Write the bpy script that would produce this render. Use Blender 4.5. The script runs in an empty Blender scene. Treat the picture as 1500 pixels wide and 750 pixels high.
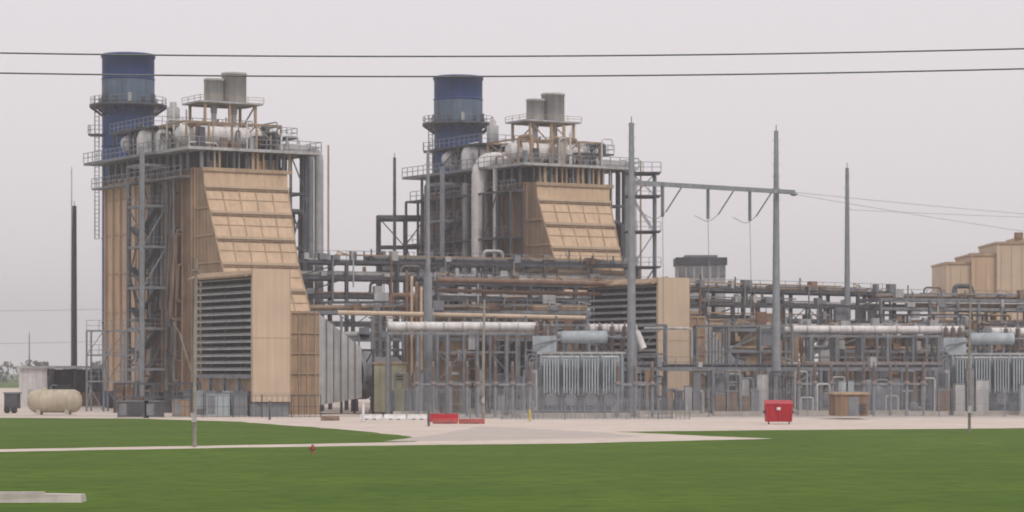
import bpy, math, random, bmesh
from mathutils import Vector, Matrix
random.seed(7)
R=random.Random(11)
V=Vector
CAM_H=4.2
# ---------------------------------------------------------------- materials
MATS={}
def mat(name,col,rough=.7,var=.18,scale=.6,metal=0.0,streak=0.0,bump=0.0):
    if name in MATS: return MATS[name]
    m=bpy.data.materials.new(name); m.use_nodes=True
    nt=m.node_tree; N=nt.nodes; L=nt.links
    bs=N['Principled BSDF']; bs.inputs['Roughness'].default_value=rough
    bs.inputs['Metallic'].default_value=metal
    bs.inputs['Specular IOR Level'].default_value=.25
    geo=N.new('ShaderNodeNewGeometry')
    no=N.new('ShaderNodeTexNoise'); no.inputs['Scale'].default_value=scale; no.inputs['Detail'].default_value=6
    L.new(geo.outputs['Position'],no.inputs['Vector'])
    ra=N.new('ShaderNodeMapRange'); ra.inputs[1].default_value=.3; ra.inputs[2].default_value=.7
    ra.inputs[3].default_value=1-var; ra.inputs[4].default_value=1+var
    L.new(no.outputs['Fac'],ra.inputs[0])
    fac=ra.outputs[0]
    if streak>0:
        mp=N.new('ShaderNodeMapping'); mp.inputs['Scale'].default_value=(1.6,1.6,.07)
        L.new(geo.outputs['Position'],mp.inputs['Vector'])
        n2=N.new('ShaderNodeTexNoise'); n2.inputs['Scale'].default_value=1.3; n2.inputs['Detail'].default_value=5
        L.new(mp.outputs[0],n2.inputs['Vector'])
        r2=N.new('ShaderNodeMapRange'); r2.inputs[1].default_value=.35; r2.inputs[2].default_value=.68
        r2.inputs[3].default_value=1+streak*.4; r2.inputs[4].default_value=1-streak
        L.new(n2.outputs['Fac'],r2.inputs[0])
        mu=N.new('ShaderNodeMath'); mu.operation='MULTIPLY'
        L.new(fac,mu.inputs[0]); L.new(r2.outputs[0],mu.inputs[1]); fac=mu.outputs[0]
    vm=N.new('ShaderNodeVectorMath'); vm.operation='SCALE'; vm.inputs[0].default_value=col
    L.new(fac,vm.inputs['Scale']); L.new(vm.outputs[0],bs.inputs['Base Color'])
    if bump>0:
        b=N.new('ShaderNodeBump'); b.inputs['Strength'].default_value=bump; b.inputs['Distance'].default_value=.1
        L.new(no.outputs['Fac'],b.inputs['Height']); L.new(b.outputs[0],bs.inputs['Normal'])
    MATS[name]=m; return m
TAN=mat('tan_cladding',(.54,.395,.27),.6,.08,.4,0,.14)
TAN2=mat('tan_rib',(.40,.295,.20),.6,.12,.8,0,.2)
TAND=mat('tan_weathered_shaded',(.33,.235,.155),.7,.18,.6,0,.25)
BROWN=mat('brown_paint_and_shade',(.215,.145,.10),.8,.25,.6,0,.35)
CREAM=mat('cream_panel',(.54,.425,.315),.6,.06,.4,0,.1)
WHITE=mat('white_lagging',(.64,.63,.63),.5,.10,1.2,0,.2)
LGREY=mat('light_grey_paint',(.41,.415,.42),.55,.14,1.0,0,.25)
SILV=mat('silencer_paint',(.42,.42,.42),.5,.1,1.0,0,.2)
GREY=mat('grey_steel',(.20,.215,.235),.55,.2,1.2,.1,.2)
DGREY=mat('dark_steel',(.082,.088,.10),.6,.3,1.0,.1,.2)
GALV=mat('galvanised_steel',(.25,.27,.295),.5,.15,1.5,.2,.2)
BLACK=mat('recess_shade_and_rubber',(.035,.035,.038),.8,.3,1.0)  # near-black: shade painted into recesses, also plain black for wheels
BLUE=mat('stack_blue',(.022,.06,.185),.5,.12,.7,0,.2)
BLUEG=mat('stack_band',(.10,.145,.205),.6,.15,.9,0,.3)
XF=mat('transformer_grey',(.36,.41,.445),.5,.12,1.4,0,.2)
BROWNP=mat('oxide_pipe',(.19,.12,.085),.6,.25,1.2)
OLIVE=mat('olive_cabinet',(.40,.40,.28),.6,.12,1.2,0,.15)
RED=mat('red_paint',(.42,.015,.028),.5,.15,2.0,0,.15)
DRED=mat('faded_red',(.30,.07,.06),.7,.25,2.0,0,.15)
YEL=mat('yellow_paint',(.50,.38,.09),.6,.15,2)
CONC=mat('concrete',(.45,.42,.38),.85,.15,.9,0,.1,.2)
WOOD=mat('pole_wood',(.28,.26,.23),.85,.2,3,0,.3)
DWOOD=mat('dark_pole',(.08,.07,.065),.85,.2,3)
WIRE=mat('wire_aluminium',(.17,.18,.18),.5,.05,2)
PORC=mat('porcelain',(.20,.16,.145),.3,.1,2)
BEIGET=mat('beige_tank_paint',(.45,.40,.30),.5,.1,1.5,0,.2)
# ---------------------------------------------------------------- mesh collector
ALL=[]
class Obj:
    def __init__(s,name): s.name=name; s.parts={}; ALL.append(s)
    def part(s,pn,m,smooth=False):
        k=(pn,m.name)
        if k not in s.parts: s.parts[k]=dict(v=[],f=[],s=[],m=m,n=pn)
        return s.parts[k]
    def add(s,pn,m,vs,fs,smooth=False):
        p=s.part(pn,m); o=len(p['v']); p['v']+=[V(v) for v in vs]
        for f in fs: p['f'].append([i+o for i in f]); p['s'].append(smooth)
    def hexa(s,pn,m,c):   # 8 corners: bottom 4 ccw, top 4 ccw
        s.add(pn,m,c,[(3,2,1,0),(4,5,6,7),(0,1,5,4),(1,2,6,5),(2,3,7,6),(3,0,4,7)])
    def box(s,pn,m,F,a0,a1,b0,b1,z0,z1):
        s.hexa(pn,m,[F(a0,b0,z0),F(a1,b0,z0),F(a1,b1,z0),F(a0,b1,z0),F(a0,b0,z1),F(a1,b0,z1),F(a1,b1,z1),F(a0,b1,z1)])
    def beam(s,pn,m,p,q,w=.25,h=None):
        h=h or w; p=V(p);q=V(q); d=(q-p)
        if d.length<1e-4: return
        d.normalize(); up=V((0,0,1)) if abs(d.z)<.95 else V((.53,-.85,0)).normalized()
        x=d.cross(up).normalized(); y=x.cross(d).normalized()
        x=x*w/2;y=y*h/2
        s.hexa(pn,m,[p-x-y,p+x-y,q+x-y,q-x-y,p-x+y,p+x+y,q+x+y,q-x+y])
    def tube(s,pn,m,pts,r,n=10,bend=0,r2=None,caps=True):
        pts=[V(p) for p in pts]
        if bend and len(pts)>2:
            out=[pts[0]]
            for i in range(1,len(pts)-1):
                a,b,c=pts[i-1],pts[i],pts[i+1]
                k=min(bend,(a-b).length*.45,(c-b).length*.45)
                p0=b+(a-b).normalized()*k; p1=b+(c-b).normalized()*k
                for t in (0,.25,.5,.75,1): out.append(p0*(1-t)**2+b*2*t*(1-t)+p1*t*t)
            out.append(pts[-1]); pts=out
        d=(pts[1]-pts[0]).normalized()
        up=V((0,0,1)) if abs(d.z)<.9 else V((1,0,0))
        x=d.cross(up).normalized(); vs=[];fs=[]
        K=len(pts)
        for i,p in enumerate(pts):
            if i==0: t=pts[1]-pts[0]
            elif i==K-1: t=pts[-1]-pts[-2]
            else: t=(pts[i+1]-pts[i]).normalized()+(pts[i]-pts[i-1]).normalized()
            t.normalize(); x=(x-t*x.dot(t)).normalized(); y=t.cross(x)
            rr=r if r2 is None else r+(r2-r)*i/(K-1)
            for j in range(n):
                an=2*math.pi*j/n; vs.append(p+x*math.cos(an)*rr+y*math.sin(an)*rr)
        for i in range(K-1):
            for j in range(n):
                fs.append((i*n+j,i*n+(j+1)%n,(i+1)*n+(j+1)%n,(i+1)*n+j))
        s.add(pn,m,vs,fs,True)
        if caps:
            s.add(pn,m,vs[:n],[tuple(range(n))[::-1]]); s.add(pn,m,vs[-n:],[tuple(range(n))])
    def lathe(s,pn,m,c,prof,n=20,axis=None):   # prof (r,z) about vertical or axis
        c=V(c); vs=[];fs=[]
        ax=V(axis).normalized() if axis is not None else V((0,0,1))
        up=V((0,0,1)) if abs(ax.z)<.9 else V((1,0,0))
        x=ax.cross(up).normalized(); y=ax.cross(x)
        for r,z in prof:
            for j in range(n):
                an=2*math.pi*j/n; vs.append(c+ax*z+x*math.cos(an)*r+y*math.sin(an)*r)
        for i in range(len(prof)-1):
            for j in range(n): fs.append((i*n+j,i*n+(j+1)%n,(i+1)*n+(j+1)%n,(i+1)*n+j))
        s.add(pn,m,vs,fs,True)
    def rail(s,pn,m,pts,step=1.5,h=1.1,w=.06):
        for p,q in zip(pts[:-1],pts[1:]):
            p=V(p);q=V(q); L=(q-p).length; n=max(1,int(L/step))
            for i in range(n+1):
                c=p.lerp(q,i/n); s.beam(pn,m,c,c+V((0,0,h)),w)
            for hh in (h,h*.5): s.beam(pn,m,p+V((0,0,hh)),q+V((0,0,hh)),w)
    def frame(s,pn,m,F,A,B,Z,w=.3,br=.5,rnd=R,ring=True):
        for a in A:
            for b in B: s.beam(pn,m,F(a,b,Z[0]),F(a,b,Z[-1]),w)
        for z in Z[1:]:
            for b in B: s.beam(pn,m,F(A[0],b,z),F(A[-1],b,z),w*.8,w)
            for a in A: s.beam(pn,m,F(a,B[0],z),F(a,B[-1],z),w*.8,w)
        for z0,z1 in zip(Z[:-1],Z[1:]):
            for a0,a1 in zip(A[:-1],A[1:]):
                for b in B:
                    if rnd.random()<br:
                        if rnd.random()<.5: s.beam(pn,m,F(a0,b,z0),F(a1,b,z1),w*.5)
                        else: s.beam(pn,m,F(a1,b,z0),F(a0,b,z1),w*.5)
            for b0,b1 in zip(B[:-1],B[1:]):
                for a in A:
                    if rnd.random()<br:
                        if rnd.random()<.5: s.beam(pn,m,F(a,b0,z0),F(a,b1,z1),w*.5)
                        else: s.beam(pn,m,F(a,b1,z0),F(a,b0,z1),w*.5)
def finish():
    for o in ALL:
        allv=[v for p in o.parts.values() for v in p['v']]
        if not allv: continue
        lo=V((min(v.x for v in allv),min(v.y for v in allv),min(v.z for v in allv)))
        hi=V((max(v.x for v in allv),max(v.y for v in allv),max(v.z for v in allv)))
        c=V(((lo.x+hi.x)/2,(lo.y+hi.y)/2,lo.z))
        par=None
        if len(o.parts)>1:
            par=bpy.data.objects.new(o.name,None); par.location=c; bpy.context.collection.objects.link(par)
        for p in o.parts.values():
            nm=o.name if par is None else p['n']
            me=bpy.data.meshes.new(nm); me.from_pydata([tuple(v-c) for v in p['v']],[],p['f'])
            me.polygons.foreach_set('use_smooth',p['s']); me.materials.append(p['m']); me.update()
            ob=bpy.data.objects.new(nm,me); bpy.context.collection.objects.link(ob)
            if par: ob.parent=par
            else: ob.location=c
# survey helpers: bearing tick + distance -> metres on the site
def X(t,D): return (t-750)*D/3900.0
def Zh(y,D): return CAM_H+(545-y)*D/3900.0
RV=V((.853,.522,0)); BV=V((-.522,.853,0))     # plant grid: along the row / away from the road
def Frame(x,y,rv=RV,bv=BV):
    O=V((x,y,0))
    return lambda a,b,z: O+rv*a+bv*b+V((0,0,z))
def WF(x,y): return Frame(x,y,V((1,0,0)),V((0,1,0)))
# ---------------------------------------------------------------- HRSG
def hrsg(F,second,stack_a):
    o=Obj('heat_recovery_boiler'); W,Lh=11,25; rn=random.Random(3+second)
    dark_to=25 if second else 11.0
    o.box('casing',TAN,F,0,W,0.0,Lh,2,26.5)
    o.box('shaded_side_panel',BROWN,F,-.12,0,.1,dark_to,2.1,26.4)  # darker panel over the tan casing, side shade painted as brown
    for bb in (.15,2.6,5.0,8.0,10.8): o.box('side_panel_ribs',TAND,F,-.3,-.13,bb,bb+.2,2.1,26.4)
    b=dark_to+.3
    while b<Lh+.1:
        o.box('side_ribs',TAN if int(b*7)%3 else TAN2,F,-.3,-.02,b,b+.22,2,26.5); b+=2.15
    for z in (6.5,11,15.5,20,24): o.box('side_ribs',TAN2,F,-.18,-.01,dark_to,Lh,z,z+.12)
    for k in range(6): o.box('base_steel',DGREY,F,0,W,k*4.8,k*4.8+.5,0,2)
    o.box('base_steel',DGREY,F,.3,W-.3,.3,Lh-.3,1.4,1.99)
    prof=[(0,26.4),(2.0,26.4),(2.25,24.3),(6.6,15.8),(10.0,10.2),(10.0,3.0),(0,3.0)]
    def ar(t,z): return 10.7-1.5*min(1,t/7)
    def al(t,z): return .15
    vs=[F(al(t,z),-t,z) for t,z in prof]+[F(ar(t,z),-t,z) for t,z in prof]; n=len(prof)
    fs=[tuple(range(n)),tuple(range(n,2*n))[::-1]]+[(i,i+n,(i+1)%n+n,(i+1)%n) for i in range(n)]
    o.add('inlet_duct',TAN,vs,fs)
    o.add('shaded_duct_side',TAND,[F(.13,-t-.0,z) for t,z in prof[2:]+prof[:2]],[tuple(range(n))])  # left duct face again in darker tan, its shade put into the colour
    def sp(u,a,lift=.12):
        seg=[(2.25,24.3),(6.6,15.8),(10.0,10.2)]
        if u<.6: k=u/.6;t=seg[0][0]+k*(seg[1][0]-seg[0][0]);z=seg[0][1]+k*(seg[1][1]-seg[0][1])
        else: k=(u-.6)/.4;t=seg[1][0]+k*(seg[2][0]-seg[1][0]);z=seg[1][1]+k*(seg[2][1]-seg[1][1])
        A=al(t,z)+a*(ar(t,z)-al(t,z)); return F(A,-t-lift*.85,z+lift*.45)
    for u in (0,.2,.4,.6,.8,1):
        o.beam('duct_ribs',CREAM,sp(u,0),sp(u,1),.3,.3)
        o.beam('duct_seams',BROWN,sp(min(1,u+.025),0,.02),sp(min(1,u+.025),1,.02),.2,.14)
    for u in (.1,.3,.5,.7,.9): o.beam('duct_seams',TAN2,sp(u,0,.02),sp(u,1,.02),.08,.1)
    for a in (0,.2,.4,.6,.8,1):
        o.beam('duct_seams',TAN2,sp(0,a,.05),sp(.6,a,.05),.12,.1); o.beam('duct_seams',TAN2,sp(.6,a,.05),sp(1,a,.05),.12,.1)
    for k in range(9):
        a=.15+k*1.3; o.beam('duct_seams',TAN2,F(a,-2.08,24.4),F(a,-2.06,26.4),.08)
    o.beam('duct_ribs',TAN2,F(0,-2.1,26.2),F(10.8,-2.1,26.2),.3,.4)
    for z,t1 in ((22,3.3),(19,4.8),(16,6.4),(13,8.2)): o.beam('duct_side_ribs',TAN2,F(.02,-.1,z),F(.02,-t1,z),.14,.2)
    # penthouse: its black box puts the recess shade behind the columns
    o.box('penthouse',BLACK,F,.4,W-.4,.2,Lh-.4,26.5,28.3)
    for k in range(15):
        a=.1+k*.75+rn.uniform(-.15,.15); w=rn.choice([.14,.2,.32])
        o.box('penthouse_columns',rn.choice([TAND,GREY,TAN2,DGREY,LGREY]),F,a,a+w,-1.6,-1.3,26.42,28.3)
    for k in range(14): o.box('penthouse_columns',GREY,F,-.6,-.35,.5+k*1.8,.75+k*1.8,26.0,28.3)
    for k in range(6):
        a=rn.uniform(.5,9.5); o.box('penthouse_boxes',rn.choice([BROWN,GREY,TAND]),F,a,a+rn.uniform(.5,1.4),-1.1,-.3,26.45,26.5+rn.uniform(.5,1.5))
    o.box('roof_deck',LGREY,F,-1.8,W+3.4,-2.2,6,28.3,28.62)
    o.box('roof_deck',GREY,F,-2.2,W+1.5,6,Lh+1,28.3,28.6)
    o.rail('handrail',GALV,[F(-2.2,Lh+1,28.6),F(-2.2,6,28.6),F(-1.8,-2.2,28.6),F(W+3.4,-2.2,28.6),F(W+3.4,6,28.6)],1.3,1.1,.07)
    o.box('mid_deck',GREY,F,-1.6,-.4,0,Lh,25.4,25.6)
    o.rail('handrail',GALV,[F(-1.6,0,25.6),F(-1.6,Lh,25.6)],1.5,1.1,.07)
    for b in (3.5,11.5,18.5):
        o.lathe('steam_drum',WHITE,F(-.6,b,30.4),[(0,-.0),(.7,.15),(1.05,.7),(1.05,12),(.7,12.5),(0,12.7)],16,RV)
        for a in (1,5,9): o.beam('drum_supports',DGREY,F(a,b,28.5),F(a,b,30),.5,1.4)
    o.frame('roof_steel',TAND,F,[-.5,2.2,5,8,11],[1,8],[28.6,31.6],.2,.35,rn)
    o.frame('roof_steel',DGREY,F,[-.5,2.2,5,8,11],[10,15,21],[28.6,31.6],.2,.35,rn)
    o.box('upper_deck',DGREY,F,-.8,11.6,9.5,21.5,31.6,31.8)
    o.rail('upper_handrail',GALV,[F(-.8,21.5,31.8),F(-.8,9.5,31.8),F(11.6,9.5,31.8),F(11.6,21.5,31.8)],1.2,1.05,.06)
    o.rail('upper_handrail',GALV,[F(8,1,30.4),F(13,1,30.4),F(13,5,30.4)],1.2,1.05,.06)
    o.box('upper_deck',DGREY,F,8,13,1,5,30.2,30.4)
    for i in range(64):
        a=rn.uniform(-1,11.5);b=rn.uniform(-1,20);z=rn.uniform(29,32.2);L=rn.uniform(1,4);r=rn.choice([.08,.1,.14,.2,.3])
        m=rn.choice([WHITE,LGREY,LGREY,GREY,DGREY,DGREY,TAND,BROWNP])
        if rn.random()<.5: p=[F(a,b,28.6),F(a,b,z),F(min(a+L,12.5),b,z),F(min(a+L,12.5),b,z-1)]
        else: p=[F(a,b,28.6),F(a,b,z),F(a,b+L,z),F(a,b+L,z-1.2)]
        o.tube('roof_piping',m,p,r,6,.4)
    for i in range(30):
        a=rn.uniform(-1,12);b=rn.uniform(-1,16);s=rn.uniform(.25,.8)
        o.box('valves',rn.choice([LGREY,BROWN,DGREY,WHITE,GREY,DGREY]),F,a,a+s,b,b+s,28.6,28.6+rn.uniform(.5,2.4))
    for i in range(12):
        a=rn.uniform(0,11);b=rn.uniform(0,18);h=rn.uniform(31.5,33.6)
        o.tube('vent_stubs',rn.choice([WHITE,GREY,TAN2]),[F(a,b,28.6),F(a,b,h)],rn.choice([.08,.12,.22]),6)
    o.frame('silencer_frame',TAN2,F,[3.6,6.6,9.8],[5,9],[28.6,31.5,34.2],.26,.25,rn)
    o.box('silencer_deck',LGREY,F,2.8,10.6,4.5,9.4,34.2,34.4)
    o.rail('silencer_rail',TAN2,[F(2.8,9.4,34.4),F(2.8,4.5,34.4),F(10.6,4.5,34.4)],1.6,.6,.05)
    for a,r,h in ((5.6,1.1,37.1),(8.1,1.4,37.9)):
        o.lathe('silencer',SILV,F(a,7,0),[(.35,33.2),(.4,34.3),(r*.85,34.42),(r,34.6),(r,h-.3),(r*1.04,h-.3),(r*1.04,h),(r*.8,h),(r*.75,h-.6),(0,h-.6)],20)
        o.tube('silencer_inlet',WHITE,[F(a,7,34.3),F(a,7,30),F(a-1,9,30)],.3,8,.5)
    o.lathe('vessel',WHITE,F(1.0,13,28.5),[(1.95,0),(1.95,2.2),(1.7,2.9),(1.0,3.5),(0,3.7)],18)
    o.lathe('flash_vent',LGREY,F(3.8,14,28.5),[(.5,2),(.5,3.4),(.75,3.6),(.75,5.8),(.4,6.0),(.4,6.5),(0,6.5)],14)
    # stack
    b=29.2
    C=F(stack_a,b,0)
    o.lathe('stack_shell',BLUE,C,[(3.1,0),(3.1,36.2)],32)
    o.lathe('stack_band',BLUEG,C,[(3.12,36.2),(3.12,38.9)],32)
    o.lathe('stack_top',BLUE,C,[(3.1,38.9),(3.1,41.6),(3.22,41.6),(3.22,42.0),(2.95,42.0),(2.95,36),(0,36)],32)
    for z in (10,20,26,31,39): o.lathe('stack_rings',BLUE,C,[(3.1,z),(3.18,z),(3.18,z+.15),(3.1,z+.15)],32)
    o.lathe('stack_platform',DGREY,C,[(3.1,35.7),(4.6,35.7),(4.6,36.0),(3.1,36.0)],32)
    for k in range(20):
        an=2*math.pi*k/20; an2=2*math.pi*(k+1)/20
        p=C+V((math.cos(an)*4.5,math.sin(an)*4.5,36.0)); q=C+V((math.cos(an2)*4.5,math.sin(an2)*4.5,36.0))
        o.rail('stack_rail',GREY,[p,q],5,.85,.05)
        o.beam('stack_brackets',DGREY,C+V((math.cos(an)*3.1,math.sin(an)*3.1,34.7)),p-V((0,0,.3)),.15)
    for k in range(12):
        an=2*math.pi*k/12+.2; o.box('stack_ports',DGREY if k%3 else LGREY,WF(C.x+math.cos(an)*3.3,C.y+math.sin(an)*3.3),-.2,.2,-.2,.2,36.2,36.8+.4*(k%2))
    lx=C+V((-3.5,-1.5,0))
    for dx in (-.25,.25): o.beam('stack_ladder',GREY,lx+V((dx,0,20)),lx+V((dx,0,37)),.09)
    for k in range(34): o.beam('stack_ladder',GREY,lx+V((-.25,0,20+k*.5)),lx+V((.25,0,20+k*.5)),.06)
    o.box('stack_landing',DGREY,WF(lx.x,lx.y),-.9,.8,-1,1,32.2,32.4)
    o.rail('stack_rail',GREY,[lx+V((-.9,1,32.4)),lx+V((-.9,-1,32.4)),lx+V((.8,-1,32.4))],.8,1.0,.06)
    # stair tower
    b0t=13.2 if second else 5.4; b1t=b0t+4.2
    o.frame('stair_tower_steel',GREY,F,[-3.7,-.9],[b0t,b1t],[0,4.5,9,13.5,18,22.5,27],.28,.3,rn)
    o.beam('corner_column',GALV,F(-3.9,b0t-.2,0),F(-3.9,b0t-.2,29.0),.42)
    for k,z in enumerate((4.5,9,13.5,18,22.5)):
        o.box('stair_landings',DGREY,F,-3.6,-.9,b0t,b0t+.9,z,z+.12)
        o.beam('stair_flights',DGREY,F(-3.1,b0t+.8,z-4.4 if k else .1),F(-3.1,b1t,z-2.2),.7,.25)
        o.beam('stair_flights',DGREY,F(-1.6,b1t,z-2.2),F(-1.6,b0t+.8,z),.7,.25)
        o.rail('stair_rail',GALV,[F(-3.7,b1t,z),F(-3.7,b0t,z),F(-.9,b0t,z)],1.6,1.1,.05)
    Bs=[9.7,12.5] if not second else [0,3,6.2,9.5,13,17,21,25]
    o.frame('side_gallery',DGREY,F,[-2.2,-.5],Bs,[0,5,10,15,20,25.4],.24,.3,rn)
    for z in (5,10,15,20):
        o.box('gallery_decks',DGREY,F,-2.2,-.5,Bs[0],Bs[-1],z,z+.12)
        o.rail('gallery_rail',GREY,[F(-2.2,Bs[-1],z+.1),F(-2.2,Bs[0],z+.1)],1.6,1.1,.05)
    for i in range(22):
        b0=rn.uniform(2.5,dark_to-.5);z0=rn.uniform(3,12);z1=rn.uniform(14,26)
        o.tube('side_piping',rn.choice([GREY,BROWNP,BROWN,DGREY,BROWN,GREY]),[F(0,b0,z0),F(-.6-rn.random(),b0,z0),F(-.6-rn.random()*.2,b0,z1),F(0,b0,z1)],rn.choice([.1,.16,.22]),6,.4)
    # down-comers
    for a,m,r,zb in ((13.9,DGREY,.3,9),(14.9,GREY,.4,10),(16.0,LGREY,.52,9.5)):
        o.tube('downcomer',m,[F(10.5,1.5,29.2-.0),F(a,1.5,29.2),F(a,1.5,zb)],r,12,1.3)
    o.tube('drain_line',TAN2,[F(17.2,1.5,29.8),F(17.2,1.5,8)],.12,6)
    o.frame('duct_side_steel',DGREY,F,[11.2,13.1],[-1,4],[0,6,12,18,24,28.3],.24,.4,rn)
    for a in (11.8,12.6): o.tube('downcomer',DGREY,[F(a,-.5,22),F(a,-.5,6)],.2,8)
    o.tube('crossover',DGREY,[F(11,-1,22),F(12.8,-1,22),F(12.8,-1,12)],.3,8,.8)
    if second:
        o.tube('main_steam_pipe',WHITE,[F(3,8,29.6),F(-1.6,8,29.6),F(-1.6,8,9)],1.0,18,2.2)
        o.tube('riser',WHITE,[F(-1.5,4.6,28.5),F(-1.5,4.6,12)],.3,10)
        o.tube('riser',LGREY,[F(-1.5,11.5,27),F(-1.5,11.5,10)],.4,10)
        o.box('brown_box',TAN2,F,-1.2,-.2,1,3.2,14,16)
    return o
F1=Frame(-34.6,290); F2=Frame(1.7,312.2)
hrsg(F1,0,4.8); hrsg(F2,1,7.8)
# ---------------------------------------------------------------- inlet filter house
def filterhouse(F):
    o=Obj('inlet_filter_house'); T=13.7
    o.box('end_wall',CREAM,F,0,4.0,0,.25,1.4,T+.2)
    o.box('body',TAN,F,.9,4.0,.25,13.2,1.6,T)
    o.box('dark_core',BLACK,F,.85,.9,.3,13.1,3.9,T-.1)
    n=14; z0=4.5; z1=T-.6
    for i in range(n):
        z=z0+(z1-z0)*i/(n-1)
        o.hexa('louvres',LGREY,[F(.0,.35,z-.16),F(.5,.35,z+.06),F(.5,13.0,z+.06),F(.0,13.0,z-.16),F(.0,.35,z-.07),F(.5,.35,z+.15),F(.5,13.0,z+.15),F(.0,13.0,z-.07)])
    for b in (.3,3.5,6.7,9.9,13.0): o.beam('louvre_posts',DGREY,F(.5,b,3.8),F(.5,b,T),.14)
    o.hexa('hood',TAND,[F(-.6,.1,T-.55),F(.9,.1,T-.05),F(.9,13.2,T-.05),F(-.6,13.2,T-.55),F(-.6,.1,T-.35),F(.9,.1,T+.18),F(.9,13.2,T+.18),F(-.6,13.2,T-.35)])
    for k in range(5): o.beam('support_legs',GREY,F(.3,.4+k*3.15,0),F(.3,.4+k*3.15,3.9),.3)
    o.beam('support_beam',GREY,F(.2,.3,3.8),F(.2,13.1,3.8),.3,.4)
    for k in range(4):
        o.beam('support_braces',GREY,F(.3,.4+k*3.15,0),F(.3,.4+(k+1)*3.15,3.6),.14)
        o.box('blower_units',XF if k%2 else GREY,F,-.3,.8,1+k*3.1,2.9+k*3.1,.6,2.4)
    for k in (0,4): o.box('wall_edges',TAN2,F,k*.985,k*.985+.06,-.03,.0,1.4,T+.2)
    o.box('wall_edges',TAN2,F,.06,3.94,-.02,.0,7.4,7.45)
    o.box('base',GREY,F,0,4,.3,13,0,1.3)
    return o
filterhouse(Frame(-24.4,250)); filterhouse(Frame(14.9,272.2))
# ---------------------------------------------------------------- turbine enclosures + exhaust ducts
def enclosure(F,w,hw):
    o=Obj('gas_turbine_enclosure')
    o.box('tan_block',TAND,F,0,w,0,8,0,10.2)
    for k in range(int(w/.9)+1): o.box('ribs',TAN2,F,k*.9,k*.9+.1,-.12,0,.1,10.25)
    for z in (2,4,6,8,10): o.box('ribs',TAN2,F,-.02,w,-.15,-.04,z,z+.1)
    x0=w+.1; x1=w+hw
    o.hexa('exhaust_diffuser',LGREY,[F(x0,.2,.9),F(x1,1.5,1.6),F(x1,6,1.6),F(x0,7.8,.9),F(x0,.2,10.0),F(x1,1.5,6.6),F(x1,6,6.6),F(x0,7.8,10)])
    for k in range(1,6):
        u=k/6; o.beam('diffuser_ribs',GREY,F(x0+(x1-x0)*u,.1+1.3*u,1.0+.7*u),F(x0+(x1-x0)*u,.1+1.3*u,10-3.4*u),.1)
    o.lathe('turbine_casing',GREY,F(x1,3.7,4),[(2.6,0),(2.6,1.5),(1.8,2.5),(1.8,5),(0,5)],18,RV)
    o.frame('enclosure_steel',DGREY,F,[x1+.5,x1+4],[0,4],[0,3.2,6.4],.2,.3)
enclosure(Frame(X(425,262),262),3.2,5.6); enclosure(Frame(X(1011,284),284),2.0,3.6)
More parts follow.
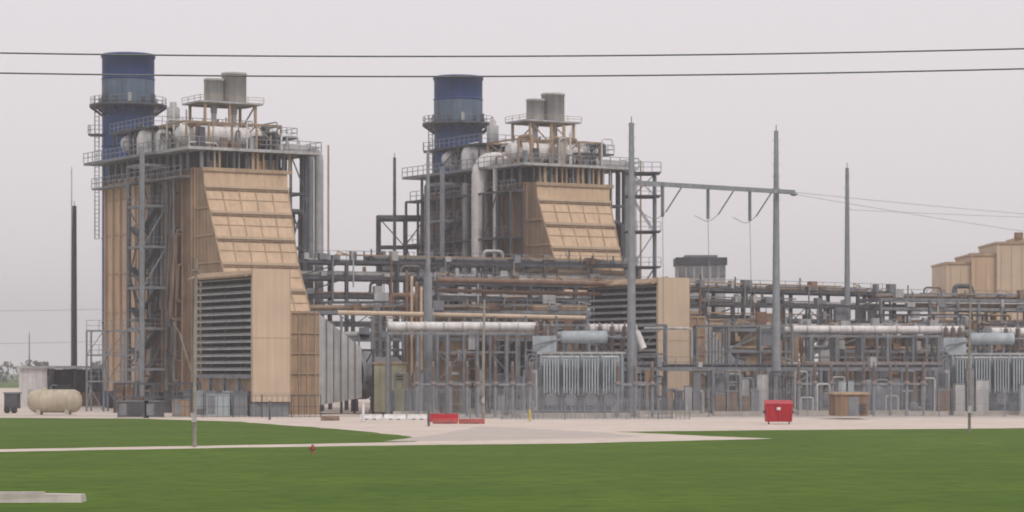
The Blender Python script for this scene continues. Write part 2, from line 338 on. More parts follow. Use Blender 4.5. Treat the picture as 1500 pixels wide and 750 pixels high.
# ---------------------------------------------------------------- pipe racks
def rack(p0,p1,zl,depth,name='pipe_rack',bay=6.5,seed=1,col=DGREY,zbase=0,dens=1.0):
    rn=random.Random(seed); o=Obj(name)
    p0=V((*p0,0));p1=V((*p1,0)); d=(p1-p0); L=d.length; d.normalize(); nrm=V((-d.y,d.x,0))
    F=lambda a,b,z:p0+d*a+nrm*b+V((0,0,z))
    n=max(1,round(L/bay)); A=[L*i/n for i in range(n+1)]
    for a in A:
        for b in (0,depth): o.beam('columns',col,F(a,b,zbase),F(a,b,zl[-1]),.34)
        for z in zl: o.beam('cross_beams',col,F(a,0,z),F(a,depth,z),.3,.35)
        for z0,z1 in zip([zl[0]-3]+zl[:-1],zl):
            if rn.random()<.3: o.beam('braces',col,F(a,0,z0),F(min(a+L/n,L),0,z1),.14)
    for z in zl:
        o.beam('longitudinal_beams',col,F(0,0,z),F(L,0,z),.25,.35); o.beam('longitudinal_beams',col,F(0,depth,z),F(L,depth,z),.25,.4)
        b=.4
        while b<depth-.3:
            r=rn.choice([.08,.12,.16,.2,.3]); a0=rn.choice([0,L*rn.random()*.6,L*rn.random()*.6]); a1=rn.choice([L,L*(.4+.6*rn.random()),L*(.4+.6*rn.random())])
            if a1-a0<3: a1=min(L,a0+6)
            m=rn.choice([LGREY,LGREY,GREY,BROWNP,TAND,DGREY,GREY,BROWN])
            pts=[F(a0,b,z+.2+r),F(a1,b,z+.2+r)]
            if rn.random()<.5: pts.append(F(a1,b,z-3))
            if rn.random()<.35: pts.insert(0,F(a0,b,z+1.4))
            if rn.random()<.25 and a1-a0>9:
                am=a0+(a1-a0)*rn.uniform(.3,.6); zz=z+.2+r
                i=pts.index(F(a0,b,zz)) if F(a0,b,zz) in pts else 0
                pts[i+1:i+1]=[F(am,b,zz),F(am,b,zz+1.3),F(am+2.4,b,zz+1.3),F(am+2.4,b,zz)]
            o.tube('pipes',m,pts,r,8,.5); b+=2*r+.25
        if rn.random()<.8:
            o.beam('cable_tray',rn.choice([GREY,LGREY,TAND]),F(L*rn.random()*.3,.1,z+.75),F(L*(.7+.3*rn.random()),.1,z+.75),.5,.16)
        for i in range(int(L*dens/4)):
            a=rn.uniform(0,L-1); s=rn.uniform(.3,1.3)
            o.box('valves_and_boxes',rn.choice([GREY,GREY,LGREY,LGREY,BROWN]),F,a,a+s,-.3,.4,z+.2,z+rn.uniform(.5,1.3))
            if rn.random()<.5: o.tube('drops',rn.choice([GREY,BROWNP,GREY,LGREY]),[F(a,-.3,z+.4),F(a,-.3,max(0,z-rn.uniform(2,6)))],rn.choice([.06,.1,.15]),6)
    for i in range(int(L*dens/1.6)):
        a=rn.uniform(0,L);z=zl[-1]
        if rn.random()<.5: o.beam('riser_posts',col,F(a,0,z),F(a,0,z+rn.uniform(.4,1.8)),.12)
        else: o.tube('riser_posts',rn.choice([LGREY,TAN2,GREY]),[F(a,.5,z),F(a,.5,z+rn.uniform(.4,1.2)),F(a+1.2,.5,z+.8)],.1,6)
    o.rail('handrail',GREY,[F(0,0,zl[-1]+.2),F(L,0,zl[-1]+.2)],2.0,1.0,.05)
    return o
rack((X(432,292),292),(X(935,310),310),[9.5,12.6,14.6,16.4],5,seed=2)
rack((X(640,279),279),(X(1310,322),322),[8.2,10.2,12,13.6],5,seed=5)
rack((X(1290,318),318),(X(1640,330),330),[8,10,11.8,12.9],5,seed=8,col=GREY)
rack((X(455,276),276),(X(860,276),276),[7.6,10.4],4,seed=12,col=GREY)
rack((X(1060,290),290),(X(1500,300),300),[6.5,8.8],4,seed=15,col=GREY)
rack((X(880,262),262),(X(1500,282),282),[4.5],3,seed=25,col=GREY,dens=.3)
o=Obj('header_pipe')
o.tube('run',CREAM,[V((X(495,272),272,Zh(458,272))),V((X(860,274),274,Zh(466,274)))],.26,10)
o.tube('run',BROWNP,[V((X(640,270),270,Zh(410,270))),V((X(900,280),280,Zh(416,280)))],.3,10)
o.tube('run',BROWNP,[V((X(640,271),271,Zh(425,271))),V((X(880,280),280,Zh(431,280)))],.2,10)
for t in range(500,880,45):
    o.beam('supports',GREY,V((X(t,272),272,0)),V((X(t,272),272,Zh(463,272))),.2)
o=Obj('steel_portal_frame'); D=335
o.frame('steel',DGREY,WF(X(553,D),D),[0,3.4,6.2],[0,5],[0,10,17,20,23.8],.28,.4)
o.tube('pipe',DGREY,[V((X(555,D),D-1,23.4)),V((X(628,D),D-1,23.4))],.35,10)
o.box('equipment',GREY,WF(X(560,D),D-.5),0,5,0,4,17,18.5)
o=Obj('access_tower'); D=300
o.frame('steel',GREY,WF(X(926,D),D),[0,2.6],[0,2.6],[0,4,8,12,16,20,24,26.6],.22,.9)
for z in (8,12,16,20,24,26.6): o.box('decks',DGREY,WF(X(926,D),D),-.8,3.2,-.8,3.0,z,z+.12)
o.rail('rails',GALV,[V((X(926,D)-.8,D-.8,26.7)),V((X(926,D)+3.2,D-.8,26.7))],1,1.1,.06)
for z in (8,12,16,20,24): o.rail('rails',GALV,[V((X(926,D)-.8,D-.8,z)),V((X(926,D)+3.2,D-.8,z))],1.3,1.1,.05)
# ---------------------------------------------------------------- rooftop building + turbine hall
o=Obj('cooling_unit_building'); D=330; F=WF(X(993,D),D)
o.box('walls',LGREY,F,0,5.9,0,6,0,Zh(388,D)); o.box('parapet',DGREY,F,-.2,6.1,-.2,6.2,Zh(388,D),Zh(377,D))
for k in range(6): o.box('louvres',GREY,F,.2+k*1,.9+k*1,-.12,0,Zh(405,D),Zh(391,D))
o.box('roof_unit',GREY,F,1,5,1,5,Zh(377,D),Zh(373,D))
o=Obj('turbine_hall'); D=345; F=WF(0,D)
for i,(a,b,y) in enumerate([(1390,1432,386),(1426,1474,374),(1462,1640,357)]):
    o.box('wing',CREAM if i!=1 else TAN,F,X(a,D),X(b,D)-.02,2-i*.6,14+i*.1,0,Zh(y,D))
    o.box('parapet',TAN2,F,X(a,D)-.12,X(b,D)-.1,1.85-i*.6,14.1+i*.1,Zh(y,D),Zh(y,D)+.3)
    t=a+6
    while t<b-3: o.box('cladding_joints',TAN2,F,X(t,D),X(t,D)+.05,1.96-i*.6,2-i*.6,0,Zh(y,D)); t+=15
o.box('roof_vents',BROWN,F,X(1428,D),X(1446,D),3,5,Zh(376,D),Zh(369,D))
o.box('penthouse',TAN,F,X(1492,D),X(1560,D),3,9,Zh(357,D),Zh(347,D)); o.box('roof_vents',BROWN,F,X(1492,D),X(1504,D),2.4,3,Zh(347,D),Zh(339,D))
o.box('annex',CREAM,F,X(1378,D),X(1400,D),3.5,9,0,Zh(424,D))
# ---------------------------------------------------------------- isolated phase bus
def bus(t0,t1,D0,D1,y,drop=None):
    o=Obj('isophase_bus_duct'); z=Zh(y,(D0+D1)/2)
    for k in range(3):
        p=V((X(t0,D0),D0+k*1.3,z+.0)); q=V((X(t1,D1),D1+k*1.3,z))
        pts=[p,q]
        if drop: pts.append(V((q.x+.8,q.y,z-drop)))
        o.tube('bus_tube',WHITE,pts,.42,12,1.1)
        for i in range(9):
            c=p.lerp(q,i/8); dd=(q-p).normalized()*.07
            o.tube('flanges',LGREY,[c-dd,c+dd],.49,12)
    L=X(t1,D1)-X(t0,D0); n=max(2,int(L/2.6))
    for i in range(n+1):
        c=V((X(t0,D0),D0,0)).lerp(V((X(t1,D1),D1,0)),i/n)
        for dy in (-.6,3.3): o.beam('posts',GREY,c+V((0,dy,0)),c+V((0,dy,z-.8)),.26)
        o.beam('cross_beams',GREY,c+V((0,-.6,z-.7)),c+V((0,3.3,z-.7)),.22,.3)
    o.beam('edge_beam',GREY,V((X(t0,D0),D0-.6,z-.7)),V((X(t1,D1),D1-.6,z-.7)),.2,.25)
bus(568,785,256,258,478,None); bus(862,930,262,264,481,2.0); bus(1148,1410,280,284,483); bus(1450,1560,280,284,486)
# ---------------------------------------------------------------- transformers
def bushing(o,p,h,tilt=(0,0),r=.22):
    ax=V((tilt[0],tilt[1],1)).normalized(); prof=[(.28,0),(.28,.3)]
    z=.3
    while z<h: prof+=[(r*1.35,z),(r*.7,z+.09)]; z+=.16
    prof+=[(.1,z),(.1,z+.3),(0,z+.3)]
    o.lathe('bushing',PORC,p,prof,12,ax)
def transformer(x,D):
    o=Obj('power_transformer'); F=WF(x,D)
    o.box('plinth',CONC,F,-.6,11.2,-.6,5.2,0,.4)
    o.box('tank',XF,F,1.6,9.6,1.4,4.4,.45,5.9)
    o.box('tank_lid',LGREY,F,1.4,9.8,1.2,4.6,5.9,6.1)
    o.box('turret',XF,F,1.0,3.2,1.8,4.0,6.1,7.6)
    for k in range(9): o.box('tank_stiffeners',XF,F,1.7+k*.95,1.85+k*.95,1.2,1.4,.5,5.9)
    for bank in range(4):
        x0=2.0+bank*1.85
        for k in range(6): o.box('radiator_fins',XF,F,x0+k*.26,x0+k*.26+.13,-.1,1.0,2.2,5.5)
        o.tube('radiator_headers',LGREY,[F(x0-.1,.45,5.6),F(x0+1.5,.45,5.6)],.12,8)
        o.tube('radiator_headers',LGREY,[F(x0-.1,.45,2.1),F(x0+1.5,.45,2.1)],.12,8)
        o.lathe('fan',GREY,F(x0+.7,-.15,1.6),[(.55,0),(.6,0),(.6,.25),(.55,.25),(.15,.2),(0,.2)],16,(0,-1,0))
    o.lathe('conservator',XF,F(3.6,2.4,7.5),[(0,0),(.5,.05),(.6,.2),(.6,4.3),(.5,4.45),(0,4.5)],18,(1,0,0))
    for a in (4.2,7): o.beam('conservator_stand',GREY,F(a,2.4,6.1),F(a,2.4,7),.2)
    for k in range(3):
        bushing(o,F(7.6+k*.9,3+.0,6.1),2.4,(.12*(k-1),-.1)); bushing(o,F(1.4+k*.7,3,7.6),1.0)
    o.box('control_cabinet',LGREY,F,.1,1.4,.6,2.0,.6,4.4); o.box('cabinet_door',GREY,F,.25,1.25,.56,.6,.9,4.1)
    o.box('marshalling_box',XF,F,9.8,10.8,1,2.2,1,4.8)
    o.tube('gas_pipe',GREY,[F(1,1.2,4.4),F(1,1.2,6.8),F(3.8,2,7.3)],.1,6,.4)
    o.tube('gas_pipe',GREY,[F(10.2,2,4.8),F(10.2,2,7.4),F(7.8,2.4,7.5)],.12,6,.4)
    for k in range(4): o.tube('conduit',GREY,[F(.3+k*.2,.4,0),F(.3+k*.2,.4,6.3-k*.4),F(1.8,1.6,6.0-k*.3)],.06,5,.3)
transformer(X(765,250),249); transformer(X(1372,262),262)
for t,D,n in ((610,252,4),(700,246,4),(905,248,3),(1170,262,5),(1280,258,4)):
    o=Obj('surge_arrester_stand')
    for k in range(n):
        x=X(t,D)+k*1.6
        o.beam('stand',GALV,V((x,D,0)),V((x,D,3.0)),.22); bushing(o,V((x,D,3.0)),1.8,r=.16)
    o.beam('beam',GALV,V((X(t,D)-.4,D,3.05)),V((X(t,D)+n*1.6-1.2,D,3.05)),.2)
# ---------------------------------------------------------------- steel poles
def steelpole(t,D,h,r0=.48,r1=.2,m=GALV,name='steel_pole'):
    o=Obj(name); x=X(t,D)
    o.tube('shaft',m,[V((x,D,0)),V((x,D,h*.5)),V((x,D,h))],r0,14,0,r1)
    o.box('base_plate',CONC,WF(x,D),-.9,.9,-.9,.9,0,.35)
    o.tube('tip',GREY,[V((x,D,h)),V((x,D,h+.6))],.05,6)
    for k in range(int(h/1.2)): o.beam('climbing_pegs',GREY,V((x-r0*.6-.1,D-.1,1+k*1.2)),V((x+r0*.6+.1,D-.1,1+k*1.2)),.04)
    return o
steelpole(925,250,27.6,.5,.24); steelpole(1137,267,28.4,.5,.22); steelpole(1241,300,27.2,.42,.2); steelpole(627,281,27.5,.36,.16)
steelpole(627,262,14,.5,.42)
steelpole(578,330,30.8,.25,.18,DGREY); steelpole(109,330,24.8,.36,.26,DWOOD,'mast'); steelpole(105,420,36,.14,.05,DGREY,'mast'); steelpole(43,520,11.5,.15,.08,DGREY,'mast')
o=Obj('dead_end_beam')
pa=V((X(925,250),250,22.0)); pb=V((X(1163,268),268,22.3))
o.beam('beam',GALV,pa,pb,.36,.42)
o.lathe('beam_end',GALV,pb,[(0,0),(.35,.1),(.35,.3),(0,.4)],10,(0,0,-1))
def string(o,p,q,r=.16):
    p=V(p);q=V(q);L=(q-p).length; ax=(q-p).normalized(); prof=[];z=0
    while z<L: prof+=[(r,z),(r*.55,z+.08)]; z+=.15
    o.lathe('insulator',GREY,p,prof,10,ax)
for t in (968,1033,1095):
    u=(t-925)/(1163-925); c=pa.lerp(pb,u); string(o,c,c+V((0,0,-3.0)),.21)
    e=c+V((0,0,-3)); o.tube('jumper',WIRE,[e,e+V((0,-1,-4)),e+V((-.1,-3,-12))],.03,5,2)
for u in (.3,.62,.86):
    c=pa.lerp(pb,u); string(o,c,c+V((-1.5,1,-2.4)),.09)
    e=c+V((-1.5,1,-2.4)); o.tube('jumper',WIRE,[e,e+V((-1,0,-.9)),e+V((-2.4,-.5,-.2))],.03,5,.8)
def wire(name,p,q,sag,r,n=24,m=WIRE):
    o=Obj(name); p=V(p);q=V(q)
    o.tube('wire',m,[p.lerp(q,i/n)-V((0,0,sag*4*(i/n)*(1-i/n))) for i in range(n+1)],r,5)
wire('transmission_wire',pb,(130,330,20.5),1.0,.02); wire('transmission_wire',pa.lerp(pb,.9),(130,340,16),1.5,.02)
wire('transmission_wire',(X(1241,300),300,22.5),(140,320,22),.8,.02)
wire('transmission_wire',(X(-400,400),400,14.5),(X(150,330),330,12),.6,.02); wire('transmission_wire',(X(-400,400),400,9.5),(X(150,330),330,8),.6,.02)
# ---------------------------------------------------------------- roadside distribution line overhead
for dz in (0,-.83):
    o=Obj('overhead_power_line'); pts=[]
    for i in range(49):
        x=-62+i*124/48; pts.append(V((x,110,17.24+dz+.0005*(x+4.2)**2)))
    o.tube('wire',WIRE,pts,.036,6)
for x in (-62,62):
    o=Obj('distribution_pole'); o.tube('shaft',WOOD,[V((x,110,0)),V((x,110,20.2))],.22,10,0,.14)
    for z in (18.9,18.1): o.beam('crossarm',WOOD,V((x,108.8,z)),V((x,111.2,z)),.12,.15)
def woodpole(t,D,h,guy=0,r=.13):
    o=Obj('utility_pole'); x=X(t,D)
    o.tube('shaft',WOOD,[V((x,D,0)),V((x,D,h*.5)),V((x+.1,D,h))],r,10,0,r*.65)
    o.beam('arm',WOOD,V((x-.35,D-.15,h-.7)),V((x+.35,D-.15,h-.7)),.08)
    for k in (-.3,.3): o.tube('pin_insulator',PORC,[V((x+k,D-.15,h-.66)),V((x+k,D-.15,h-.4))],.05,6)
    o.box('meter_box',LGREY,WF(x,D),-.13,.13,-.3,-.13,1.4,1.9)
    if guy:
        o.tube('guy_strut',WOOD,[V((x,D,3.6)),V((x-.85,D,6.4))],.06,6); o.beam('arm',WOOD,V((x-.85,D,6.4)),V((x-1.2,D,7.0)),.06)
woodpole(285,149,10.6,1,.12); woodpole(1420,182,10.2,0,.11); woodpole(708,240,10.7,0,.16)
# ---------------------------------------------------------------- ground-level process equipment
rn=random.Random(21)
def skid(t,D):
    o=Obj('pump_skid'); F=WF(X(t,D),D); w=rn.uniform(2,4.5)
    o.box('skid_base',CONC,F,0,w,0,2.5,0,.4)
    a=.2
    while a<w-.6:
        c=rn.random(); m=rn.choice([LGREY,TAND,GREY,GREY,DGREY,LGREY,XF,XF,BROWN,DGREY]); h=rn.uniform(1.2,4.6)
        if c<.6: s=rn.uniform(.5,1.3); o.box('cabinet',m,F,a,a+s,.3,1.6,.4,h); o.box('cabinet_top',GREY,F,a-.05,a+s+.05,.25,1.65,h,h+.1); a+=s+.2
        elif c<.68: o.lathe('vessel',GREY,F(a+.5,1,.4),[(.4,0),(.4,h-.6),(.3,h-.4),(0,h-.3)],12); a+=1.2
        else:
            m=rn.choice([GREY,DGREY,GREY,LGREY]); o.tube('loop',m,[F(a,.5,.4),F(a,.5,h),F(a+1.2,.5,h),F(a+1.2,.5,.4)],.1,7,.25); a+=1.6
for i in range(70):
    t=rn.uniform(535,1500); D=rn.uniform(256,288); skid(t,D)
def steelmod(t,D,w,h,m):
    o=Obj('equipment_support_steel'); n=max(1,int(w/2.6)); A=[w*i/n for i in range(n+1)]
    Z=[0]
    while Z[-1]<h-1.5: Z.append(Z[-1]+rn.uniform(2.4,3.4))
    o.frame('steel',m,WF(X(t,D),D),A,[0,3],Z,.2,.25,rn)
    for i in range(int(w*1.4)):
        a=rn.uniform(0,w);z=rn.uniform(1,Z[-1]);L=rn.uniform(1,5)
        F=WF(X(t,D),D); mm=rn.choice([LGREY,TAND,BROWNP,GREY,LGREY,GREY,BROWN])
        if rn.random()<.5: o.tube('pipes',mm,[F(a,1,z),F(a+L,1,z),F(a+L,1,max(0,z-3))],rn.choice([.08,.14,.2]),7,.4)
        else: o.box('boxes',mm,F,a,a+rn.uniform(.4,1.6),.5,2,z,z+rn.uniform(.5,2))
for t,D,w,h,m in ((470,284,10,12,DGREY),(560,282,9,9,GREY),(640,268,8,8,GREY),(720,284,14,12,DGREY),(800,266,12,8,GREY),(900,290,10,12,DGREY),(1020,278,10,10,GREY),(1075,296,14,11,DGREY),(1190,288,14,9,GREY),(1290,300,12,11,DGREY),(1370,300,14,10,GREY),(1440,290,10,9,DGREY)):
    steelmod(t,D,w,h,m)
def housing(t,D,w,h,m,name='generator_housing'):
    o=Obj(name); F=WF(X(t,D),D)
    o.box('body',m,F,0,w,0,5,.3,h); o.box('roof',TAN2,F,-.15,w+.15,-.15,5.15,h,h+.2)
    k=.6
    while k<w: o.box('seams',TAND,F,k,k+.05,-.03,0,.3,h); k+=1.1
    o.box('door',GREY,F,w*.4,w*.4+.9,-.05,0,.3,min(2.4,h-.2))
    for j in range(3): o.box('vent',DGREY,F,w*.7,w*.7+.7,-.06,0,h-1-j*.3,h-.85-j*.3)
housing(548,262,3.0,5.0,OLIVE,'control_cabinet_building'); housing(590,278,7,9.8,TAND); housing(1040,300,8,10,TAN)
housing(1090,292,6,9.2,TAND); housing(1300,280,3.2,4.0,TAND,'control_cabinet_building'); housing(1120,280,2.4,5,TAN,'control_cabinet_building')
housing(900,300,9,9.5,BROWN); housing(1210,305,12,8,BROWN); housing(1380,306,12,8.5,TAND)
housing(1224,236,2.9,2.2,BROWN,'electrical_shed')
o=Obj('riser_pipes')
for k in range(4):
    x=X(596+k*7,275); o.tube('riser',TAN if k%2 else BROWNP,[V((x,275,0)),V((x,275,Zh(398+k*8,275))),V((x,277,Zh(398+k*8,275)))],.15,8,.3)
# ---------------------------------------------------------------- fences
def fence(pts,h=2.3,sp=.22,m=GALV,name='chain_link_fence'):
    o=Obj(name)
    for p,q in zip(pts[:-1],pts[1:]):
        p=V((*p,0));q=V((*q,0));L=(q-p).length; n=max(1,round(L/3))
        for i in range(n+1):
            c=p.lerp(q,i/n); o.tube('posts',m,[c,c+V((0,0,h+.1))],.05,6)
        for z in (h,.1,h*.5): o.beam('rails',m,p+V((0,0,z)),q+V((0,0,z)),.04)
        for z in (h+.12,h+.25): o.beam('barbed_wire',m,p+V((0,0,z)),q+V((0,0,z)),.02)
        nn=int(L/sp)
        for i in range(nn):
            c=p.lerp(q,i/nn); o.beam('mesh_wires',m,c,c+V((0,0,h)),.03)
fence([(X(590,240),240),(X(985,240),240),(X(985,262),262)],2.6,.15)
fence([(X(990,250),250),(X(1520,250),250),(X(1700,252),252)],2.5,.15)
fence([(X(255,246),246),(X(470,246),246)],2.0,.5,DGREY)
fence([(X(735,234),234),(X(1010,236),236)],1.6,.4)
# ---------------------------------------------------------------- left-hand bits
o=Obj('horizontal_storage_tank'); D=262
o.lathe('shell',BEIGET,V((X(40,D),D,1.35)),[(0,0),(.55,.08),(.9,.3),(1.13,.7),(1.15,1.0),(1.15,4.4),(1.13,4.7),(.9,5.1),(.55,5.3),(0,5.4)],22,(1,0,0))
for a in (1.2,4.0): o.box('saddle',CONC,WF(X(40,D)+a,D),-.2,.2,-.8,.8,0,.75)
o.tube('fill_pipe',GREY,[V((X(75,D),D,2.4)),V((X(75,D),D,2.9)),V((X(84,D),D,2.9))],.07,6,.2)
o.lathe('manway',BEIGET,V((X(65,D),D,2.35)),[(.3,0),(.3,.3),(0,.32)],12)
o=Obj('open_sided_shed'); D=325; F=WF(X(28,D),D)
o.box('white_wall',WHITE,F,0,3.4,0,6,0,Zh(540,D)); o.box('roof',LGREY,F,-.3,10.2,-.4,6.5,Zh(540,D),Zh(536,D))
o.box('back_wall',DGREY,F,3.4,10,5,5.2,0,Zh(541,D))
for a in (3.6,6.8,9.9): o.beam('posts',DGREY,F(a,.1,0),F(a,.1,Zh(540,D)),.18)
o.box('stored_equipment',DGREY,F,4,6,2,4,0,2.6); o.box('stored_equipment',BROWN,F,6.5,9.4,2,4,0,1.7); o.box('door',LGREY,F,1.1,2.0,-.05,0,0,2.1)
o=Obj('generator_trailer'); D=270; F=WF(X(6,D),D)
o.box('body',DGREY,F,0,1.3,0,2,.5,2.0); o.box('lid',GREY,F,-.1,1.4,-.1,2.1,2.0,2.15)
for a in (.3,1.0): o.lathe('wheel',BLACK,F(a,-.05,.35),[(0,0),(.33,.0),(.33,.2),(0,.2)],14,(0,1,0))
o=Obj('access_platform'); D=283
o.frame('steel',GREY,WF(X(127,D),D),[0,1.8,3.6,5.2],[0,3],[0,3.2,6.0,8.6],.16,.3)
for z in (3.2,6,8.6): o.rail('rail',GALV,[V((X(127,D),D,z)),V((X(127,D)+5.2,D,z))],1.3,1.1,.05)
o=Obj('access_platform'); D=274
o.frame('steel',DGREY,WF(X(168,D),D),[0,2,4,6,8],[0,3],[0,1.6,3.0],.2,.3)
for i in range(8): o.box('equipment',rn.choice([DGREY,GREY,BROWN]),WF(X(168,D)+i,D),0,.8,.5,2,0,rn.uniform(1,3.2))
for t,D,w,h,m in ((172,243,2.8,1.5,DGREY),(212,243,1.6,1.5,DGREY),(252,246,1.5,1.6,TAND),(302,250,2.2,2.2,XF),(340,250,1.4,2.0,GREY)):
    o=Obj('utility_enclosure'); F=WF(X(t,D),D); o.box('body',m,F,0,w,0,1.4,.1,h); o.box('lid',GREY,F,-.06,w+.06,-.06,1.46,h,h+.08); o.box('door',GREY,F,.15,.85,-.04,0,.25,h-.2); o.box('plinth',CONC,F,-.1,w+.1,-.1,1.5,0,.1)
# dumpster
def dumpster():
    D=214; o=Obj('dumpster'); F=WF(X(1122,D),D)
    w=2.15
    o.hexa('bin',RED,[F(.05,0.1,.2),F(w-.05,.1,.2),F(w-.05,1.5,.2),F(.05,1.5,.2),F(0,-.15,1.6),F(w,-.15,1.6),F(w,1.6,1.6),F(0,1.6,1.6)])
    o.hexa('lid',RED,[F(-.04,-.2,1.6),F(w+.04,-.2,1.6),F(w+.04,1.65,1.85),F(-.04,1.65,1.85),F(-.04,-.2,1.66),F(w+.04,-.2,1.66),F(w+.04,1.65,1.93),F(-.04,1.65,1.93)])
    for a in (.05,w/2-.05,w-.15): o.box('ribs',RED,F,a,a+.1,-.14,.05,.25,1.55)
    for a in (-.1,w): o.box('fork_pockets',BLACK,F,a,a+.1,.2,1.2,.9,1.1)
    o.box('label',WHITE,F,.85,1.15,-.2,-.16,1.15,1.38)
    for a in (.2,w-.3): o.lathe('caster',BLACK,F(a,.3,.12),[(0,0),(.12,0),(.12,.08),(0,.08)],10,(1,0,0))
dumpster()
def barrier(t,D,L,m,h=.8):
    o=Obj('traffic_barrier'); F=WF(X(t,D),D)
    pr=[(-.3,0),(.3,0),(.3,.12),(.12,.35),(.08,h),(-.08,h),(-.12,.35),(-.3,.12)]
    vs=[F(0,b,z) for b,z in pr]+[F(L,b,z) for b,z in pr]; n=8
    o.add('body',m,vs,[tuple(range(n)),tuple(range(n,2*n))[::-1]]+[(i,(i+1)%n,(i+1)%n+n,i+n) for i in range(n)])
    for a in (.4,L-.8): o.box('lifting_slot',DGREY,F,a,a+.3,-.31,-.29,0.02,.1)
for t in (528,563,597): barrier(t,234,1.9,WHITE,.5)
barrier(626,224,2.6,RED,.7); barrier(634,216,2.0,DRED,.36); barrier(672,216,2.1,DRED,.4)
barrier(470,230,1.6,BROWNP,.4)
def bollard(t,D,h=1.3,m=YEL,r=.1):
    o=Obj('bollard'); x=X(t,D); o.lathe('post',m,V((x,D,0)),[(r,0),(r,h-.08),(r*.7,h),(0,h+.02)],12); o.lathe('collar',CONC,V((x,D,0)),[(r*2.2,0),(r*2.2,.06),(0,.07)],12)
bollard(776,226,1.0)
bollard(395,232,1.7,DGREY); bollard(532,224,1.6,WHITE,.12); bollard(628,205,1.2,DGREY)
# fire hydrant in the field
o=Obj('fire_hydrant'); D=137; c=V((X(458,D),D,0)); k=.74
o.lathe('barrel',DRED,c,[(r*k,z*k) for r,z in [(.17,0),(.17,.06),(.11,.08),(.11,.42),(.15,.44),(.15,.48),(.12,.5),(.09,.6),(.03,.63),(.03,.68),(0,.68)]],14)
o.lathe('nozzle',DRED,c+V((-.18,0,.27)),[(0,0),(.055,0),(.055,.36),(0,.36)],10,(1,0,0)); o.lathe('pumper_nozzle',DRED,c+V((0,-.17,.25)),[(0,0),(.07,0),(.07,.17)],10,(0,1,0))
# culvert headwall slab
o=Obj('concrete_headwall'); D=85.5; F=WF(X(-60,D),D)
o.hexa('slab',CONC,[F(0,0,0),F(3.9,.2,0),F(3.9,1.3,0),F(0,1.3,0),F(.05,.05,.3),F(3.85,.3,.24),F(3.85,1.25,.24),F(.05,1.25,.3)])
o.box('coping',CONC,F,.3,2.6,.45,1.0,.26,.32)
# ---------------------------------------------------------------- ground
def ground_mat(name,c1,c2,c3,s1,s2,bump=.2):
    m=bpy.data.materials.new(name); m.use_nodes=True; nt=m.node_tree;N=nt.nodes;L=nt.links
    bs=N['Principled BSDF']; bs.inputs['Roughness'].default_value=.95; bs.inputs['Specular IOR Level'].default_value=.05
    g=N.new('ShaderNodeNewGeometry')
    a=N.new('ShaderNodeTexNoise'); a.inputs['Scale'].default_value=s1; a.inputs['Detail'].default_value=8; a.inputs['Roughness'].default_value=.65
    b=N.new('ShaderNodeTexNoise'); b.inputs['Scale'].default_value=s2; b.inputs['Detail'].default_value=8; b.inputs['Roughness'].default_value=.7
    L.new(g.outputs['Position'],a.inputs['Vector']); L.new(g.outputs['Position'],b.inputs['Vector'])
    def mix(f,x,y):
        mm=N.new('ShaderNodeMix'); mm.data_type='RGBA'; L.new(f,mm.inputs[0])
        for k,v in ((6,x),(7,y)):
            if isinstance(v,tuple): mm.inputs[k].default_value=(*v,1)
            else: L.new(v,mm.inputs[k])
        return mm.outputs[2]
    def rng(s,lo,hi):
        r=N.new('ShaderNodeMapRange'); r.inputs[1].default_value=lo; r.inputs[2].default_value=hi; L.new(s,r.inputs[0]); return r.outputs[0]
    x=mix(rng(a.outputs['Fac'],.35,.65),c1,c2); x=mix(rng(b.outputs['Fac'],.42,.72),x,c3)
    L.new(x,bs.inputs['Base Color'])
    bp=N.new('ShaderNodeBump'); bp.inputs['Strength'].default_value=bump; bp.inputs['Distance'].default_value=.08
    L.new(b.outputs['Fac'],bp.inputs['Height']); L.new(bp.outputs[0],bs.inputs['Normal'])
    return m
GRASS=ground_mat('grass_turf',(.068,.125,.014),(.105,.168,.022),(.045,.088,.012),.09,.7,.5)
PALE=ground_mat('caliche',(.64,.56,.50),(.54,.47,.41),(.45,.40,.36),.12,.8)
ROAD=ground_mat('worn_asphalt',(.44,.40,.37),(.50,.45,.41),(.38,.34,.31),.15,1.2)
def sheet(name,pts,z,m,jit=0.0,step=2.5):
    rj=random.Random(5); out=[]
    n=len(pts)
    for i in range(n):
        p=V(pts[i]);q=V(pts[(i+1)%n]); L=(q-p).length; k=max(1,int(L/step)) if jit and L<400 else 1
        for j in range(k):
            c=p.lerp(q,j/k); out.append((c.x+rj.uniform(-jit,jit),c.y+rj.uniform(-jit,jit),z))
    bm=bmesh.new(); vs=[bm.verts.new(v) for v in out]; f=bm.faces.new(vs); f.normal_update()
    if f.normal.z<0: f.normal_flip()
    bmesh.ops.triangulate(bm,faces=[f],ngon_method='BEAUTY')
    me=bpy.data.meshes.new(name); bm.to_mesh(me); bm.free(); me.materials.append(m)
    ob=bpy.data.objects.new(name,me); bpy.context.collection.objects.link(ob)
sheet('ground',[(-4000,-200),(4000,-200),(4000,7000),(-4000,7000)],0,GRASS)
P=lambda L:[(X(t,D),D) for t,D in L]
sheet('gravel_yard',P([(-400,137),(0,140),(300,147),(620,153),(850,157),(1130,168),(1000,178),(905,187),(1150,193),(1500,199),(1900,204),(1900,700),(-900,700),(-400,248),(0,244),(200,240),(350,225),(500,196),(628,168),(600,160),(300,151.5),(0,145),(-400,142)]),.004,PALE,.3,2.0)
sheet('service_road',P([(560,161),(700,163),(940,172),(900,183),(760,200),(700,205),(640,178)]),.008,ROAD,.2,2)
sheet('yard_road',P([(-300,262),(1700,248),(1700,241),(-300,254)]),.008,ROAD,.1,4)
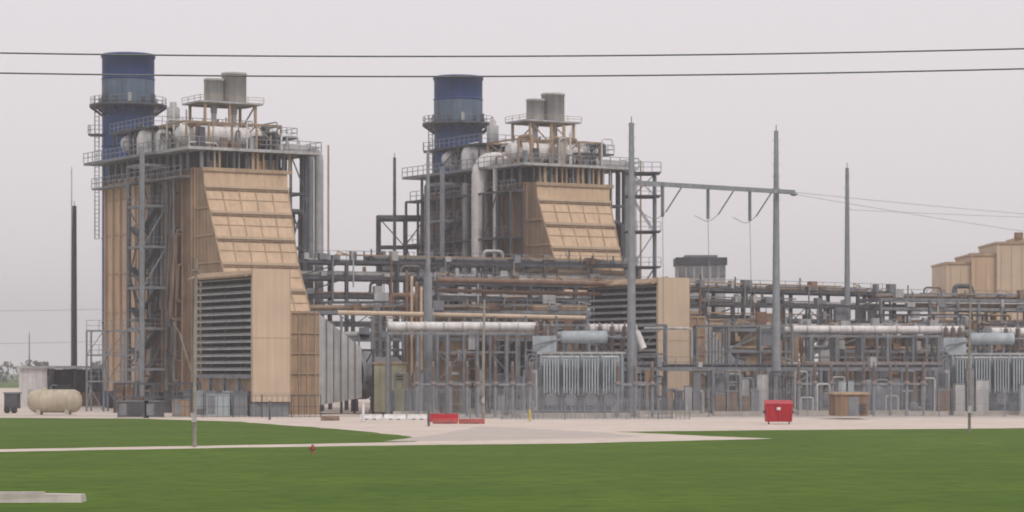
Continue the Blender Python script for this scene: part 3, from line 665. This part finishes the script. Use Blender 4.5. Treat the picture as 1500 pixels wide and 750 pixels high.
# ---------------------------------------------------------------- distant tree line
LEAF=mat('distant_foliage',(.05,.075,.045),.9,.4,.15)
o=Obj('distant_tree_line'); rt=random.Random(4)
x=-420
while x<520:
    D=rt.uniform(860,980); h=rt.uniform(5.0,8.5); w=rt.uniform(3,6)
    o.tube('trunks',DWOOD,[V((x,D,0)),V((x,D,h*.6))],.25,5)
    for k in range(90):
        th=rt.uniform(0,6.28);rr=w*math.sqrt(rt.random());zz=h*(.05+.95*rt.random()); rr*=math.sqrt(max(.05,1-(zz/h-.45)**2*3.2))
        c=V((x+math.cos(th)*rr,D+math.sin(th)*rr,zz)); s=rt.uniform(.4,.9)
        a=V((rt.gauss(0,1),rt.gauss(0,1),rt.gauss(0,1))).normalized()*s; b=V((rt.gauss(0,1),rt.gauss(0,1),rt.gauss(0,1))).normalized()*s
        o.add('leaves',LEAF,[c-a,c-b*.8,c+a,c+b],[(0,1,2,3)])
    x+=rt.uniform(2.0,4.0)
finish()
# ---------------------------------------------------------------- low summer haze over the whole site
hz=bpy.data.materials.new('summer_haze'); hz.use_nodes=True; N=hz.node_tree.nodes; N.clear()
ou=N.new('ShaderNodeOutputMaterial'); vs=N.new('ShaderNodeVolumeScatter'); vs.inputs['Density'].default_value=.00045; vs.inputs['Color'].default_value=(.98,.955,.97,1); vs.inputs['Anisotropy'].default_value=.2
hz.node_tree.links.new(vs.outputs[0],ou.inputs['Volume'])
bm=bmesh.new(); bmesh.ops.create_cube(bm,size=1)
for v in bm.verts: v.co=V((v.co.x*3000,v.co.y*3000+1000,v.co.z*70+34))
me=bpy.data.meshes.new('haze'); bm.to_mesh(me); bm.free(); me.materials.append(hz)
ob=bpy.data.objects.new('sky_haze',me); bpy.context.collection.objects.link(ob)
# ---------------------------------------------------------------- world, sun, camera
sc=bpy.context.scene
w=bpy.data.worlds.new('World'); sc.world=w; w.use_nodes=True; N=w.node_tree.nodes; L=w.node_tree.links
bg=N['Background']; sky=N.new('ShaderNodeTexSky'); sky.sky_type='NISHITA'; sky.sun_disc=False
EL=math.radians(52); AZ=math.radians(150)
sky.sun_elevation=EL; sky.sun_rotation=AZ; sky.dust_density=6; sky.air_density=1.2
mx=N.new('ShaderNodeMix'); mx.data_type='RGBA'; mx.inputs[0].default_value=.88; mx.inputs[7].default_value=(9.1,8.5,8.8,1)
L.new(sky.outputs[0],mx.inputs[6]); L.new(mx.outputs[2],bg.inputs['Color']); bg.inputs['Strength'].default_value=.1
sd=bpy.data.lights.new('Sun','SUN'); sd.energy=1.5; sd.angle=math.radians(10); sd.color=(1,.93,.85)
so=bpy.data.objects.new('sun',sd); sc.collection.objects.link(so)
d=V((math.sin(AZ)*math.cos(EL),math.cos(AZ)*math.cos(EL),math.sin(EL)))
so.rotation_euler=d.to_track_quat('Z','Y').to_euler()
cd=bpy.data.cameras.new('Camera'); cam=bpy.data.objects.new('camera',cd); sc.collection.objects.link(cam)
cam.location=(0,0,CAM_H); cam.rotation_euler=(math.radians(90),0,0)
cd.sensor_width=36; cd.lens=36*3900/1500; cd.shift_y=170/1500; cd.clip_end=9000; cd.clip_start=.5
cd.dof.use_dof=True; cd.dof.focus_distance=55; cd.dof.aperture_fstop=2.8
sc.camera=cam
sc.view_settings.view_transform='Standard'; sc.view_settings.look='None'; sc.view_settings.exposure=0
